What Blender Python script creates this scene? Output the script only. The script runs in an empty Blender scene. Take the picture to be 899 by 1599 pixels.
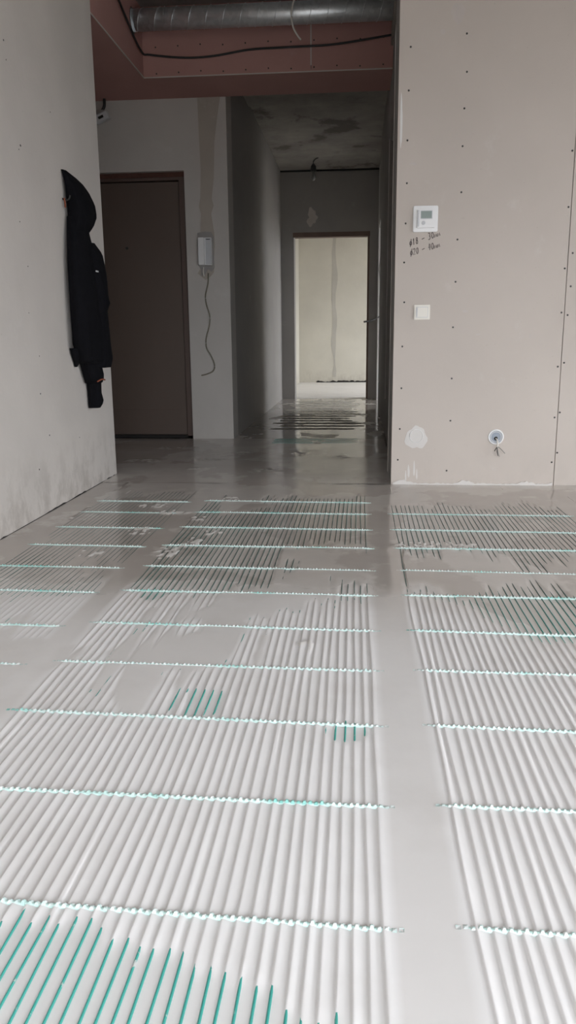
import bpy, bmesh, math, random
import numpy as np
from mathutils import Vector, Matrix, noise as mnoise

sc = bpy.context.scene
COL = sc.collection
random.seed(7)
rng = np.random.default_rng(7)

# ------------------------------------------------------------------ camera
def rot_cam(yaw, pitch, roll):
    cy, sy, cp, sp = math.cos(yaw), math.sin(yaw), math.cos(pitch), math.sin(pitch)
    f = Vector((-sy * cp, cy * cp, -sp)); r = Vector((cy, sy, 0)); u = r.cross(f)
    r2 = r * math.cos(roll) + u * math.sin(roll); u2 = -r * math.sin(roll) + u * math.cos(roll)
    return Matrix((r2, u2, -f)).transposed()
cam_d = bpy.data.cameras.new('camera'); cam = bpy.data.objects.new('camera', cam_d); COL.objects.link(cam)
cam_d.sensor_fit = 'VERTICAL'; cam_d.sensor_height = 36.0
cam_d.lens = 1223.13 / 1599 * 36.0
cam_d.clip_start = 0.02; cam_d.clip_end = 200
M4 = rot_cam(math.radians(5.101), math.radians(12.514), math.radians(-0.536)).to_4x4()
M4.translation = Vector((0, 0, 0.80)); cam.matrix_world = M4
sc.camera = cam

# ------------------------------------------------------------------ daylight (overcast sky through the windows)
world = bpy.data.worlds.new('world'); sc.world = world; world.use_nodes = True
wn = world.node_tree; wn.nodes.clear()
o_ = wn.nodes.new('ShaderNodeOutputWorld'); b_ = wn.nodes.new('ShaderNodeBackground')
tc = wn.nodes.new('ShaderNodeTexCoord'); sx = wn.nodes.new('ShaderNodeSeparateXYZ'); cr = wn.nodes.new('ShaderNodeValToRGB')
wn.links.new(tc.outputs['Generated'], sx.inputs[0])
mr = wn.nodes.new('ShaderNodeMapRange'); mr.inputs[1].default_value = -1; mr.inputs[2].default_value = 1
wn.links.new(sx.outputs['Z'], mr.inputs[0]); wn.links.new(mr.outputs[0], cr.inputs[0])
e = cr.color_ramp.elements
e[0].position = 0.46; e[0].color = (0.09, 0.088, 0.085, 1)
e[1].position = 0.51; e[1].color = (0.50, 0.52, 0.55, 1)
k = cr.color_ramp.elements.new(1.0); k.color = (1.30, 1.33, 1.38, 1)
wn.links.new(cr.outputs[0], b_.inputs['Color']); b_.inputs['Strength'].default_value = 7.4
wn.links.new(b_.outputs[0], o_.inputs[0])

def portal(name, loc, rot, w, h):
    l = bpy.data.lights.new(name, 'AREA'); l.shape = 'RECTANGLE'; l.size = w; l.size_y = h
    l.cycles.is_portal = True
    o = bpy.data.objects.new(name, l); COL.objects.link(o); o.location = loc; o.rotation_euler = rot
R90 = math.pi / 2
# main room window behind the camera, side room window, far room window
WIN_MAIN = dict(x0=-0.55, x1=3.9, z0=0.04, z1=2.2, y=-1.7)
portal('daylight_portal', ((WIN_MAIN['x0'] + WIN_MAIN['x1']) / 2, -1.72, 1.12), (R90, 0, 0), 4.45, 2.16)
portal('daylight_portal', (5.72, 1.0, 1.10), (0, R90, 0), 2.0, 3.8)
portal('daylight_portal', (2.62, 9.75, 1.40), (0, R90, 0), 2.6, 1.4)
portal('daylight_portal', (3.32, 12.7, 1.55), (0, R90, 0), 2.1, 2.8)

sc.view_settings.view_transform = 'Standard'; sc.view_settings.look = 'None'
sc.view_settings.gamma = 1.0; sc.view_settings.use_curve_mapping = False
sc.view_settings.exposure = 0.73
sc.cycles.use_denoising = True
sc.cycles.max_bounces = 10; sc.cycles.diffuse_bounces = 7; sc.cycles.glossy_bounces = 4
sc.cycles.caustics_reflective = False
sc.cycles.sample_clamp_indirect = 6.0

# ------------------------------------------------------------------ helpers
def link(o, parent=None):
    COL.objects.link(o)
    if parent is not None: o.parent = parent
    return o
def mesh_obj(name, bm, mat, parent=None, smooth=False):
    me = bpy.data.meshes.new(name); bm.to_mesh(me); bm.free()
    if smooth:
        for p in me.polygons: p.use_smooth = True
    if mat is not None: me.materials.append(mat)
    return link(bpy.data.objects.new(name, me), parent)
def inst(name, me, parent=None, loc=(0, 0, 0), rot=(0, 0, 0)):
    o = link(bpy.data.objects.new(name, me), parent); o.location = loc; o.rotation_euler = rot; return o
def thing(name, label, cat, loc=(0, 0, 0), group=None):
    o = link(bpy.data.objects.new(name, None)); o.location = loc
    o.empty_display_size = 0.05
    return tag(o, label, cat, group)
def tag(o, label, cat, group=None, kind=None):
    o['label'] = label; o['category'] = cat
    if group: o['group'] = group
    if kind: o['kind'] = kind
    return o
def struct(o, label, cat):
    o['kind'] = 'structure'; o['label'] = label; o['category'] = cat; return o
def add_box(bm, x0, x1, y0, y1, z0, z1, bev=0.0, seg=2):
    r = bmesh.ops.create_cube(bm, size=1.0); vs = r['verts']
    for v in vs:
        v.co = Vector(((x0 + x1) / 2 + v.co.x * (x1 - x0), (y0 + y1) / 2 + v.co.y * (y1 - y0), (z0 + z1) / 2 + v.co.z * (z1 - z0)))
    if bev > 0:
        es = set(e for v in vs for e in v.link_edges)
        bmesh.ops.bevel(bm, geom=list(es), offset=bev, segments=seg, affect='EDGES', profile=0.5)
    return bm
def box(x0, x1, y0, y1, z0, z1, bev=0.0): return add_box(bmesh.new(), x0, x1, y0, y1, z0, z1, bev)
def add_tube(bm, pts, rad, n=8, cap=True):
    pts = [Vector(p) for p in pts]; rings = []
    rads = rad if isinstance(rad, (list, tuple)) else [rad] * len(pts)
    up = Vector((0, 0, 1))
    for i, p in enumerate(pts):
        t = (pts[min(i + 1, len(pts) - 1)] - pts[max(i - 1, 0)]).normalized()
        a = t.cross(up)
        if a.length < 1e-3: a = t.cross(Vector((1, 0, 0)))
        a.normalize(); b = a.cross(t)
        rings.append([bm.verts.new(p + (a * math.cos(2 * math.pi * k / n) + b * math.sin(2 * math.pi * k / n)) * rads[i]) for k in range(n)])
    for r0, r1 in zip(rings, rings[1:]):
        for k in range(n): bm.faces.new((r0[k], r0[(k + 1) % n], r1[(k + 1) % n], r1[k]))
    if cap:
        bm.faces.new(rings[0][::-1]); bm.faces.new(rings[-1])
    return bm
def spline(pts, n=10):
    P = [Vector(p) for p in pts]; P = [2 * P[0] - P[1]] + P + [2 * P[-1] - P[-2]]; out = []
    for i in range(1, len(P) - 2):
        for k in range(n):
            t = k / n
            out.append(0.5 * ((2 * P[i]) + (P[i + 1] - P[i - 1]) * t + (2 * P[i - 1] - 5 * P[i] + 4 * P[i + 1] - P[i + 2]) * t * t + (3 * P[i] - P[i - 1] - 3 * P[i + 1] + P[i + 2]) * t ** 3))
    out.append(P[-2]); return out
def slab_poly(pts2, axis, a0, a1):
    """extruded polygon; pts2 in the plane, from a0 to a1 along axis ('Y': pts are (x,z); 'Z': (x,y); 'X': (y,z))"""
    bm = bmesh.new()
    def mk(p, a): return {'Y': (p[0], a, p[1]), 'Z': (p[0], p[1], a), 'X': (a, p[0], p[1])}[axis]
    A = [bm.verts.new(mk(p, a0)) for p in pts2]; B = [bm.verts.new(mk(p, a1)) for p in pts2]
    bm.faces.new(A); bm.faces.new(B[::-1]); n = len(A)
    for i in range(n): bm.faces.new((A[i], B[i], B[(i + 1) % n], A[(i + 1) % n]))
    bmesh.ops.recalc_face_normals(bm, faces=bm.faces); return bm

# ------------------------------------------------------------------ materials
class NT:
    def __init__(s, name):
        s.m = bpy.data.materials.new(name); s.m.use_nodes = True; s.t = s.m.node_tree
        s.b = s.t.nodes['Principled BSDF']; s.co = s.t.nodes.new('ShaderNodeTexCoord').outputs['Object']
    def n(s, typ, **kw):
        q = s.t.nodes.new(typ)
        for a, v in kw.items(): setattr(q, a, v)
        return q
    def l(s, a, b): s.t.links.new(a, b)
    def noise(s, scale, detail=4, rough=0.55, vec=None, stretch=None):
        q = s.n('ShaderNodeTexNoise'); q.inputs['Scale'].default_value = scale; q.inputs['Detail'].default_value = detail; q.inputs['Roughness'].default_value = rough
        v = vec or s.co
        if stretch:
            mp = s.n('ShaderNodeMapping'); mp.inputs['Scale'].default_value = stretch; s.l(v, mp.inputs[0]); v = mp.outputs[0]
        s.l(v, q.inputs['Vector']); return q.outputs['Fac']
    def ramp(s, fac, stops):
        q = s.n('ShaderNodeValToRGB'); el = q.color_ramp.elements
        while len(el) < len(stops): el.new(0.5)
        for e, (p, c) in zip(el, stops):
            e.position = p; e.color = (c, c, c, 1) if isinstance(c, (int, float)) else (*c, 1)
        s.l(fac, q.inputs[0]); return q.outputs[0]
    def mix(s, fac, a, b, mode='MIX'):
        q = s.n('ShaderNodeMix'); q.data_type = 'RGBA'; q.blend_type = mode
        for sock, v in ((q.inputs[0], fac), (q.inputs[6], a), (q.inputs[7], b)):
            if isinstance(v, (int, float)): sock.default_value = v if sock.type == 'VALUE' else (v, v, v, 1)
            elif isinstance(v, tuple): sock.default_value = (*v, 1)
            else: s.l(v, sock)
        return q.outputs[2]
    def math(s, op, a, b=0.0):
        q = s.n('ShaderNodeMath', operation=op)
        for sock, v in zip(q.inputs, (a, b)):
            if isinstance(v, (int, float)): sock.default_value = v
            else: s.l(v, sock)
        return q.outputs[0]
    def xyz(s, vec=None):
        q = s.n('ShaderNodeSeparateXYZ'); s.l(vec or s.co, q.inputs[0]); return q.outputs
    def range(s, v, a, b, c=0.0, d=1.0):
        q = s.n('ShaderNodeMapRange'); s.l(v, q.inputs[0])
        for i, x in enumerate((a, b, c, d)): q.inputs[i + 1].default_value = x
        return q.outputs[0]
    def bump(s, h, strength=0.3, dist=0.01):
        q = s.n('ShaderNodeBump'); q.inputs['Strength'].default_value = strength; q.inputs['Distance'].default_value = dist
        s.l(h, q.inputs['Height']); s.l(q.outputs[0], s.b.inputs['Normal'])
    def set(s, **kw):
        for a, v in kw.items():
            sock = s.b.inputs[a.replace('_', ' ')]
            if isinstance(v, tuple): sock.default_value = (*v, 1) if len(v) == 3 else v
            elif isinstance(v, (int, float)): sock.default_value = v
            else: s.l(v, sock)
        return s
def plain(name, col, rough=0.6, metal=0.0, var=0.12, scale=12):
    k = NT(name); f = k.noise(scale)
    k.set(Base_Color=k.mix(f, tuple(c * (1 - var) for c in col), tuple(min(1, c * (1 + var)) for c in col)), Roughness=rough, Metallic=metal)
    return k.m
def wall_mat(name, col, dirt=0.0, grime=(0.3, 0.27, 0.24), var=0.07, light=(0.72, 0.7, 0.68), dirt_h=0.35, bmp=0.12):
    k = NT(name); z = k.xyz()[2]
    c = k.mix(k.ramp(k.noise(1.6, 6), [(0.3, 0.0), (0.7, 1.0)]), tuple(x * (1 - var) for x in col), tuple(x * (1 + var) for x in col))
    c = k.mix(k.math('MULTIPLY', k.ramp(k.noise(5, 8, 0.7), [(0.6, 0.0), (0.75, 1.0)]), 0.25), c, light)
    c = k.mix(k.math('MULTIPLY', k.ramp(k.noise(60, 3), [(0.7, 0.0), (0.78, 1.0)]), 0.35), c, tuple(x * 0.6 for x in col))
    if dirt > 0:
        band = k.range(z, dirt_h, 0.0)
        m = k.math('MULTIPLY', band, k.ramp(k.noise(9, 8, 0.7, stretch=(1, 1, 0.6)), [(0.45, 0.0), (0.62, 1.0)]))
        c = k.mix(k.math('MULTIPLY', m, dirt), c, grime)
    k.bump(k.noise(35, 5), bmp, 0.01)
    k.set(Base_Color=c, Roughness=0.85)
    return k.m

MAT = {}
MAT['wall_left'] = wall_mat('left_plaster', (0.60, 0.565, 0.53), dirt=0.55)
MAT['board'] = wall_mat('plasterboard', (0.555, 0.50, 0.455), dirt=0.12, var=0.04, bmp=0.05, dirt_h=0.2)
MAT['entry'] = wall_mat('entry_plaster', (0.53, 0.505, 0.475), dirt=0.1)
MAT['chase'] = wall_mat('chase_plaster', (0.42, 0.375, 0.325), var=0.12)
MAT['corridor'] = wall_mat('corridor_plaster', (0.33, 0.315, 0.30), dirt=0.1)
MAT['far'] = wall_mat('far_room_plaster', (0.58, 0.555, 0.49), dirt=0.5, dirt_h=0.25)
MAT['white_plaster'] = wall_mat('white_filler', (0.74, 0.73, 0.72), var=0.05)
MAT['smear'] = wall_mat('pale_smear', (0.66, 0.635, 0.61), var=0.05)
MAT['seam'] = wall_mat('seam_mortar', (0.46, 0.44, 0.40), var=0.12)
MAT['pink'] = wall_mat('pink_fire_board', (0.44, 0.245, 0.22), var=0.06, light=(0.5, 0.38, 0.35), bmp=0.04)
MAT['edge_bead'] = plain('corner_bead_paint', (0.55, 0.5, 0.47))
MAT['concrete'] = NT('ceiling_concrete').m
def concrete():
    k = NT('ceiling_concrete_slab')
    c = k.mix(k.ramp(k.noise(2.2, 7, 0.65), [(0.35, 0.0), (0.65, 1.0)]), (0.26, 0.24, 0.215), (0.40, 0.375, 0.34))
    blot = k.ramp(k.noise(1.9, 6, 0.65, stretch=(1, .8, 1)), [(0.58, 0.0), (0.64, 1.0)])
    c = k.mix(k.math('MULTIPLY', blot, 0.7), c, (0.10, 0.085, 0.075))
    k.bump(k.noise(14, 6), 0.4, 0.02); k.set(Base_Color=c, Roughness=0.9); return k.m
MAT['concrete'] = concrete()
MAT['ceil'] = wall_mat('main_ceiling_concrete', (0.24, 0.225, 0.21))
MAT['door'] = plain('brown_door_enamel', (0.105, 0.075, 0.06), 0.5, var=0.06, scale=3)
MAT['door_frame'] = plain('brown_frame_enamel', (0.095, 0.062, 0.05), 0.5, var=0.08)
MAT['foam'] = plain('rusty_foam', (0.10, 0.042, 0.03), 0.9, var=0.4, scale=25)
MAT['lintel'] = plain('brown_lintel', (0.16, 0.11, 0.09), 0.8, var=0.2)
MAT['dark'] = plain('dark_gap', (0.02, 0.018, 0.017), 0.9)
MAT['screw'] = plain('black_screw', (0.03, 0.028, 0.026), 0.5)
MAT['plastic'] = plain('white_plastic', (0.80, 0.80, 0.80), 0.35, var=0.02)
MAT['ivory'] = plain('ivory_plastic', (0.74, 0.71, 0.64), 0.35, var=0.02)
MAT['grey_plastic'] = plain('grey_plastic', (0.55, 0.56, 0.58), 0.4, var=0.05)
MAT['lcd'] = plain('lcd_grey_green', (0.20, 0.25, 0.23), 0.25, var=0.15, scale=300)
MAT['ink'] = plain('marker_ink', (0.10, 0.08, 0.08), 0.7, var=0.5, scale=150)
MAT['blue_box'] = plain('grey_blue_box', (0.30, 0.34, 0.40), 0.5)
MAT['cable_grey'] = plain('grey_cable', (0.30, 0.29, 0.27), 0.5)
MAT['cable_white'] = plain('white_cable', (0.72, 0.69, 0.64), 0.5)
MAT['cable_black'] = plain('black_cable', (0.02, 0.02, 0.02), 0.5)
MAT['cable_olive'] = plain('olive_cable', (0.24, 0.22, 0.17), 0.6)
MAT['orange'] = plain('orange_fabric', (0.25, 0.07, 0.035), 0.8)
MAT['bulb'] = plain('frosted_bulb', (0.22, 0.22, 0.21), 0.2)
def cloth_m():
    k = NT('black_fleece'); c = k.mix(k.noise(30), (0.0035, 0.0035, 0.0045), (0.008, 0.008, 0.0105))
    k.bump(k.noise(220, 3), 0.3, 0.003); k.set(Base_Color=c, Roughness=0.95, Specular_IOR_Level=0.12); return k.m
MAT['fleece'] = cloth_m()
MAT['fleece_cuff'] = MAT['fleece']
MAT['reflective'] = plain('reflective_tag', (0.7, 0.7, 0.7), 0.4)
def galv():
    k = NT('galvanised_steel')
    v = k.n('ShaderNodeTexVoronoi'); v.inputs['Scale'].default_value = 40; k.l(k.co, v.inputs['Vector'])
    c = k.mix(v.outputs['Color'], (0.62, 0.65, 0.67), (0.80, 0.83, 0.85)); k.set(Base_Color=c, Metallic=0.75, Roughness=0.38); return k.m
MAT['galv'] = galv()
def floor_m():
    k = NT('levelling_compound')
    at = k.n('ShaderNodeAttribute', attribute_name='wet'); wet = at.outputs['Fac']
    ct = k.n('ShaderNodeAttribute', attribute_name='scuff').outputs['Fac']
    p = k.noise(1.3, 5); p2 = k.noise(7, 6, 0.6)
    wetm = k.math('MULTIPLY', wet, k.ramp(p, [(0.25, 0.75), (0.55, 1.0)]))
    dry = k.mix(p2, (0.80, 0.79, 0.785), (0.86, 0.85, 0.845))
    wcol = k.mix(p2, (0.56, 0.525, 0.49), (0.66, 0.62, 0.58))
    c = k.mix(wetm, dry, wcol)
    c = k.mix(k.math('MULTIPLY', k.ramp(k.noise(2.3, 7, 0.6), [(0.5, 0.0), (0.62, 1.0)]), 0.15), c, (0.50, 0.46, 0.42))
    c = k.mix(ct, c, (0.78, 0.76, 0.72))
    pud = k.math('MULTIPLY', k.ramp(wet, [(0.8, 0.0), (0.95, 1.0)]), k.ramp(k.noise(1.5, 6, 0.55, stretch=(1, .75, 1)), [(0.485, 0.0), (0.505, 1.0)]))
    c = k.mix(k.math('MULTIPLY', pud, 0.4), c, (0.40, 0.35, 0.31))
    k.bump(k.noise(55, 3), 0.05, 0.002)
    r = k.math('SUBTRACT', k.math('ADD', k.range(wetm, 0.0, 1.0, 0.55, 0.15), k.math('MULTIPLY', p2, 0.06)), k.math('MULTIPLY', pud, 0.07))
    k.set(Base_Color=c, Roughness=r, Specular_IOR_Level=0.55); return k.m
MAT['floor'] = floor_m()
def corr_floor_m():
    k = NT('wet_corridor_compound'); p = k.noise(3.5, 6, 0.6, stretch=(1, 0.6, 1))
    c = k.mix(p, (0.33, 0.295, 0.27), (0.50, 0.46, 0.42))
    pale = k.ramp(k.noise(2.6, 4, 0.5, stretch=(1.4, 0.8, 1)), [(0.58, 0.0), (0.61, 1.0)])
    c = k.mix(k.math('MULTIPLY', pale, 0.8), c, (0.56, 0.54, 0.5))
    k.bump(k.noise(4, 3), 0.06, 0.02)
    k.set(Base_Color=c, Roughness=k.range(pale, 0, 1, 0.10, 0.35)); return k.m
MAT['floor_corr'] = corr_floor_m()
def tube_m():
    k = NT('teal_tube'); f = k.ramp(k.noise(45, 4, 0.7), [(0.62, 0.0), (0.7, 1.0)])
    wet_gap_shade = k.math('MULTIPLY', k.range(k.xyz()[1], 2.0, 2.5), k.ramp(k.noise(2.5), [(0.3, 1.0), (0.7, 0.75)]))  # shade of the wet gaps painted into the far tubes' colour
    c = k.mix(k.noise(4), (0.04, 0.33, 0.285), (0.08, 0.42, 0.36)); c = k.mix(wet_gap_shade, c, (0.045, 0.07, 0.062))
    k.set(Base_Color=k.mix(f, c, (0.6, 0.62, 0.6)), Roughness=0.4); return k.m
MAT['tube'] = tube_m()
def spacer_m():
    k = NT('plastered_spacer'); z = k.xyz()[2]
    teal = k.mix(k.noise(9), (0.05, 0.42, 0.36), (0.22, 0.58, 0.52))
    oi = k.n('ShaderNodeObjectInfo'); 
    ad = k.n('ShaderNodeVectorMath', operation='ADD'); k.l(k.co, ad.inputs[0]); k.l(oi.outputs['Location'], ad.inputs[1])
    f = k.ramp(k.noise(5.5, 3, 0.6, vec=ad.outputs[0]), [(0.52, 0.0), (0.66, 1.0)])
    fine = k.ramp(k.noise(180, 2, vec=ad.outputs[0]), [(0.42, 0.0), (0.6, 1.0)])
    m = k.math('MAXIMUM', k.math('MULTIPLY', f, 0.85), k.math('MULTIPLY', fine, 0.35))
    k.set(Base_Color=k.mix(m, (0.72, 0.74, 0.73), teal), Roughness=0.5); return k.m
MAT['spacer'] = spacer_m()
MAT['rail'] = plain('pale_teal_rail', (0.50, 0.68, 0.64), 0.5, var=0.3, scale=14)
MAT['teal_patch'] = plain('teal_mesh_stain', (0.03, 0.20, 0.17), 0.25, var=0.4, scale=20)

# ------------------------------------------------------------------ room shell
CE = 3.0
floor = struct(mesh_obj('floor', box(-3.2, 6.2, -1.95, 14.8, -0.16, -0.02), MAT['floor_corr']), 'concrete floor slab with pale levelling compound poured over it', 'floor')
wl = struct(mesh_obj('wall_left', box(-1.675, -1.455, -1.7, 4.60, -0.02, CE), MAT['wall_left']), 'bare grey plastered wall on the left where the black jacket hangs', 'wall')
# wall facing the camera: core plus plasterboard sheets
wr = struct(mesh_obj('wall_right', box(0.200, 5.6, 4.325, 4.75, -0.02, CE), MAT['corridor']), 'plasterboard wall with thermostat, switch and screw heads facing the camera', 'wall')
sheet1 = mesh_obj('plasterboard_sheet', box(0.189, 1.0665, 4.3125, 4.325, 0.0, 2.52, 0.0015), MAT['board'], wr)
sheet2 = mesh_obj('plasterboard_sheet', box(1.0695, 2.2685, 4.3125, 4.325, 0.0, 2.52, 0.0015), MAT['board'], wr)
sheet3 = mesh_obj('plasterboard_sheet', box(2.2715, 3.4685, 4.3125, 4.325, 0.0, 2.52, 0.0015), MAT['board'], wr)
sheet5 = mesh_obj('plasterboard_sheet', box(3.4715, 5.6, 4.3125, 4.325, 0.0, 2.52, 0.0015), MAT['board'], wr)
mesh_obj('plasterboard_sheet', box(0.189, 1.0665, 4.3125, 4.325, 2.523, CE, 0.0015), MAT['board'], wr)
mesh_obj('plasterboard_sheet', box(1.0695, 5.6, 4.3125, 4.325, 2.523, CE, 0.0015), MAT['board'], wr)
mesh_obj('plasterboard_edge', box(0.189, 0.2005, 4.325, 4.75, 0.0, CE), MAT['corridor'], wr)
mesh_obj('corner_bead', box(0.1865, 0.1895, 4.738, 4.7515, 0.0, 2.45), MAT['smear'], wr)
mesh_obj('corner_bead', box(0.2275, 0.2305, 6.6, 6.64, 0.3, 2.3), MAT['smear'], wr)
struct(mesh_obj('wall_front', slab_poly([(-1.675, -0.02), (5.8, -0.02), (5.8, CE), (-1.675, CE), (-1.675, WIN_MAIN['z1']), (WIN_MAIN['x1'], WIN_MAIN['z1']), (WIN_MAIN['x1'], WIN_MAIN['z0']), (WIN_MAIN['x0'], WIN_MAIN['z0']), (WIN_MAIN['x0'], WIN_MAIN['z1'] - 1e-4), (-1.675, WIN_MAIN['z1'] - 1e-4)], 'Y', -1.95, -1.7), MAT['wall_left']), 'plastered window wall behind the camera', 'wall')
w1 = struct(mesh_obj('window_1', (lambda b: [add_box(b, x - .035, x + .035, -1.85, -1.77, .04, 2.20) for x in (-0.515, 0.95, 2.4, 3.865)] and b)(bmesh.new()), MAT['plastic']), 'tall white framed window behind the camera', 'window')
for zz in (0.075, 2.165): mesh_obj('window_frame', box(-0.55, 3.9, -1.85, -1.77, zz - .035, zz + .035), MAT['plastic'], w1)
struct(mesh_obj('ceiling', box(-1.675, 5.8, -1.95, 6.28, CE, CE + 0.2), MAT['ceil']), 'bare concrete ceiling above the main room', 'ceiling')
# entry niche
struct(mesh_obj('wall_niche', box(-2.75, -2.55, 4.40, 6.5, -0.02, CE), MAT['entry']), 'plastered side wall of the entrance niche', 'wall')
struct(mesh_obj('wall_niche_front', box(-2.55, -1.675, 4.40, 4.60, -0.02, CE), MAT['entry']), 'plastered return wall of the entrance niche', 'wall')
DX0, DX1, DZ = -2.30, -1.335, 2.055
we = struct(mesh_obj('wall_entry', slab_poly([(-2.55, -0.02), (DX0, -0.02), (DX0, DZ), (DX1, DZ), (DX1, -0.02), (-1.0, -0.02), (-1.0, CE), (-2.55, CE)], 'Y', 6.3, 6.55), MAT['entry']), 'pale plastered wall around the brown entrance door', 'wall')
struct(mesh_obj('wall_light_block', box(-2.75, -1.2, 6.55, 6.75, -0.02, CE), MAT['dark']), 'dark wall added behind the entrance door to block stray daylight', 'wall')  # unseen wall, added to stop daylight leaking in under the door
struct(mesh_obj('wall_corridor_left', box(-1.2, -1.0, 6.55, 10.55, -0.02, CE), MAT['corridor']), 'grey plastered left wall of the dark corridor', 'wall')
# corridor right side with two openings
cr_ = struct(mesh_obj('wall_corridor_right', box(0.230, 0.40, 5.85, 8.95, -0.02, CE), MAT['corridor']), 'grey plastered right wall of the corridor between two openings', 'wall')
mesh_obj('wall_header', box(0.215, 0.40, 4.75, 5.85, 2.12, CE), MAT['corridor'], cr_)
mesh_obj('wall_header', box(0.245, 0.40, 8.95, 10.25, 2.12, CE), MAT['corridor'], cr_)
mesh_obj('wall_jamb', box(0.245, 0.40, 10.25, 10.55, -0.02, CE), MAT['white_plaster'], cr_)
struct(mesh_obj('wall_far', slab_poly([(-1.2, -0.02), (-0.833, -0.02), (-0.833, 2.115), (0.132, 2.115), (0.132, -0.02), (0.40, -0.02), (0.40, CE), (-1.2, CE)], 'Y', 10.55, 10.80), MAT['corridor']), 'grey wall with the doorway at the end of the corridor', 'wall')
struct(mesh_obj('ceiling_corridor', box(-1.2, 3.7, 6.28, 10.8, 2.865, 3.06), MAT['concrete']), 'stained raw concrete ceiling slab of the corridor', 'ceiling')
struct(mesh_obj('trim_1', box(-1.0, 0.40, 6.75, 7.6, 2.83, 2.866), MAT['concrete']), 'shallow concrete beam under the corridor ceiling', 'beam')
# rooms off the corridor
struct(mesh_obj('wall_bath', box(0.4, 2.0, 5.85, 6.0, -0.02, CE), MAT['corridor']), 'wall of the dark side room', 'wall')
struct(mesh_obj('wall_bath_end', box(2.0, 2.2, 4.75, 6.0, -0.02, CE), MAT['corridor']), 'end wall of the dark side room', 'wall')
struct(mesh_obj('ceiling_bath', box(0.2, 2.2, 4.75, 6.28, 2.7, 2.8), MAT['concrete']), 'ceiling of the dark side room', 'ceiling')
struct(mesh_obj('wall_side_room', box(0.4, 3.6, 7.3, 7.45, -0.02, 2.9), MAT['far']), 'wall of the bright side room', 'wall')
def wall_win_x(name, x0, x1, ya, yb, wy0, wy1, wz0, wz1, label, mat, H=2.9):
    bm = bmesh.new()
    add_box(bm, x0, x1, ya, wy0, -.02, H); add_box(bm, x0, x1, wy1, yb, -.02, H)
    add_box(bm, x0, x1, wy0, wy1, -.02, wz0); add_box(bm, x0, x1, wy0, wy1, wz1, H)
    struct(mesh_obj(name, bm, mat), label, 'wall')
wall_win_x('wall_side', 5.6, 5.8, -1.7, 4.75, -0.9, 2.9, 0.10, 2.1, 'plastered side wall of the main room with a wide window', MAT['wall_left'], CE)
wall_win_x('wall_side_room_window', 2.45, 2.6, 7.45, 10.55, 9.05, 10.45, 0.1, 2.7, 'window wall of the bright side room', MAT['far'])
wall_win_x('wall_far_room_window', 3.15, 3.3, 10.80, 14.5, 11.3, 14.1, 0.5, 2.6, 'window wall of the far room', MAT['far'])
struct(mesh_obj('wall_far_room_front', box(0.4, 3.6, 10.55, 10.80, -0.02, 2.9), MAT['far']), 'wall between the bright side room and the far room', 'wall')
struct(mesh_obj('wall_far_room_left', box(-1.25, -1.06, 10.80, 14.5, -0.02, 2.9), MAT['far']), 'cream left wall of the far room', 'wall')
wb = struct(mesh_obj('wall_far_room_back', box(-1.25, 3.3, 14.5, 14.7, -0.02, 2.9), MAT['far']), 'cream wall with a grey vertical seam seen through the far doorway', 'wall')
struct(mesh_obj('ceiling_far_room', box(-1.25, 3.6, 10.80, 14.7, 2.865, 3.06), MAT['concrete']), 'ceiling of the far room', 'ceiling')

# lintel board of the far doorway
lint = thing('door_lintel', 'brown wooden lintel across the top of the far doorway', 'lintel')
mesh_obj('lintel_board', box(-0.833, 0.132, 10.55, 10.80, 2.075, 2.115), MAT['lintel'], lint)
mesh_obj('lintel_face', box(-0.845, 0.14, 10.545, 10.56, 2.06, 2.118), MAT['lintel'], lint)
mesh_obj('jamb_board', box(0.112, 0.134, 10.548, 10.80, 0.0, 2.075), MAT['lintel'], lint)

# ------------------------------------------------------------------ pink boxed-in ceiling (soffit)
sof = thing('boxed_soffit', 'pink plasterboard soffit box dropped below the ceiling over the entrance', 'soffit', (0, 0, 2.56)); sof['kind'] = 'structure'
def spart(name, bm, mat):
    o = mesh_obj(name, bm, mat, sof); o.location.z = -2.56; return o
spart('soffit_underside', slab_poly([(-2.55, 4.60), (-1.49, 4.60), (-1.49, 5.82), (0.215, 5.82), (0.215, 6.30), (-2.55, 6.30)], 'Z', 2.56, 2.5725), MAT['pink'])
spart('soffit_side_panel', box(-1.5025, -1.49, 4.60, 5.82, 2.5725, CE), MAT['pink'])
jx = -0.335
spart('soffit_front_panel', box(-1.5025, jx - 0.0015, 5.82, 5.8325, 2.5725, CE), MAT['pink'])
spart('soffit_front_panel', box(jx + 0.0015, 0.215, 5.82, 5.8325, 2.5725, CE), MAT['pink'])
spart('joint_filler', box(jx - 0.004, jx + 0.004, 5.8185, 5.822, 2.60, CE), MAT['edge_bead'])
spart('corner_bead', box(-1.492, 0.212, 5.8165, 5.8205, 2.5585, 2.5655), MAT['edge_bead'])
spart('corner_bead', box(-1.4905, -1.4865, 4.62, 5.817, 2.5585, 2.5665), MAT['edge_bead'])
sd = bmesh.new(); bmesh.ops.create_cone(sd, cap_ends=True, segments=8, radius1=0.0055, radius2=0.0045, depth=0.003)
sd.normal_update(); screw_me = bpy.data.meshes.new('screw_head'); sd.to_mesh(screw_me); sd.free(); screw_me.materials.append(MAT['screw'])
for i in range(11):
    for zz in (2.585, 2.75):
        inst('screw', screw_me, sof, (-1.40 + i * 0.155, 5.819, zz - 2.56 + 0.004 * ((i * 7) % 3)), (R90, 0, 0))

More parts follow.
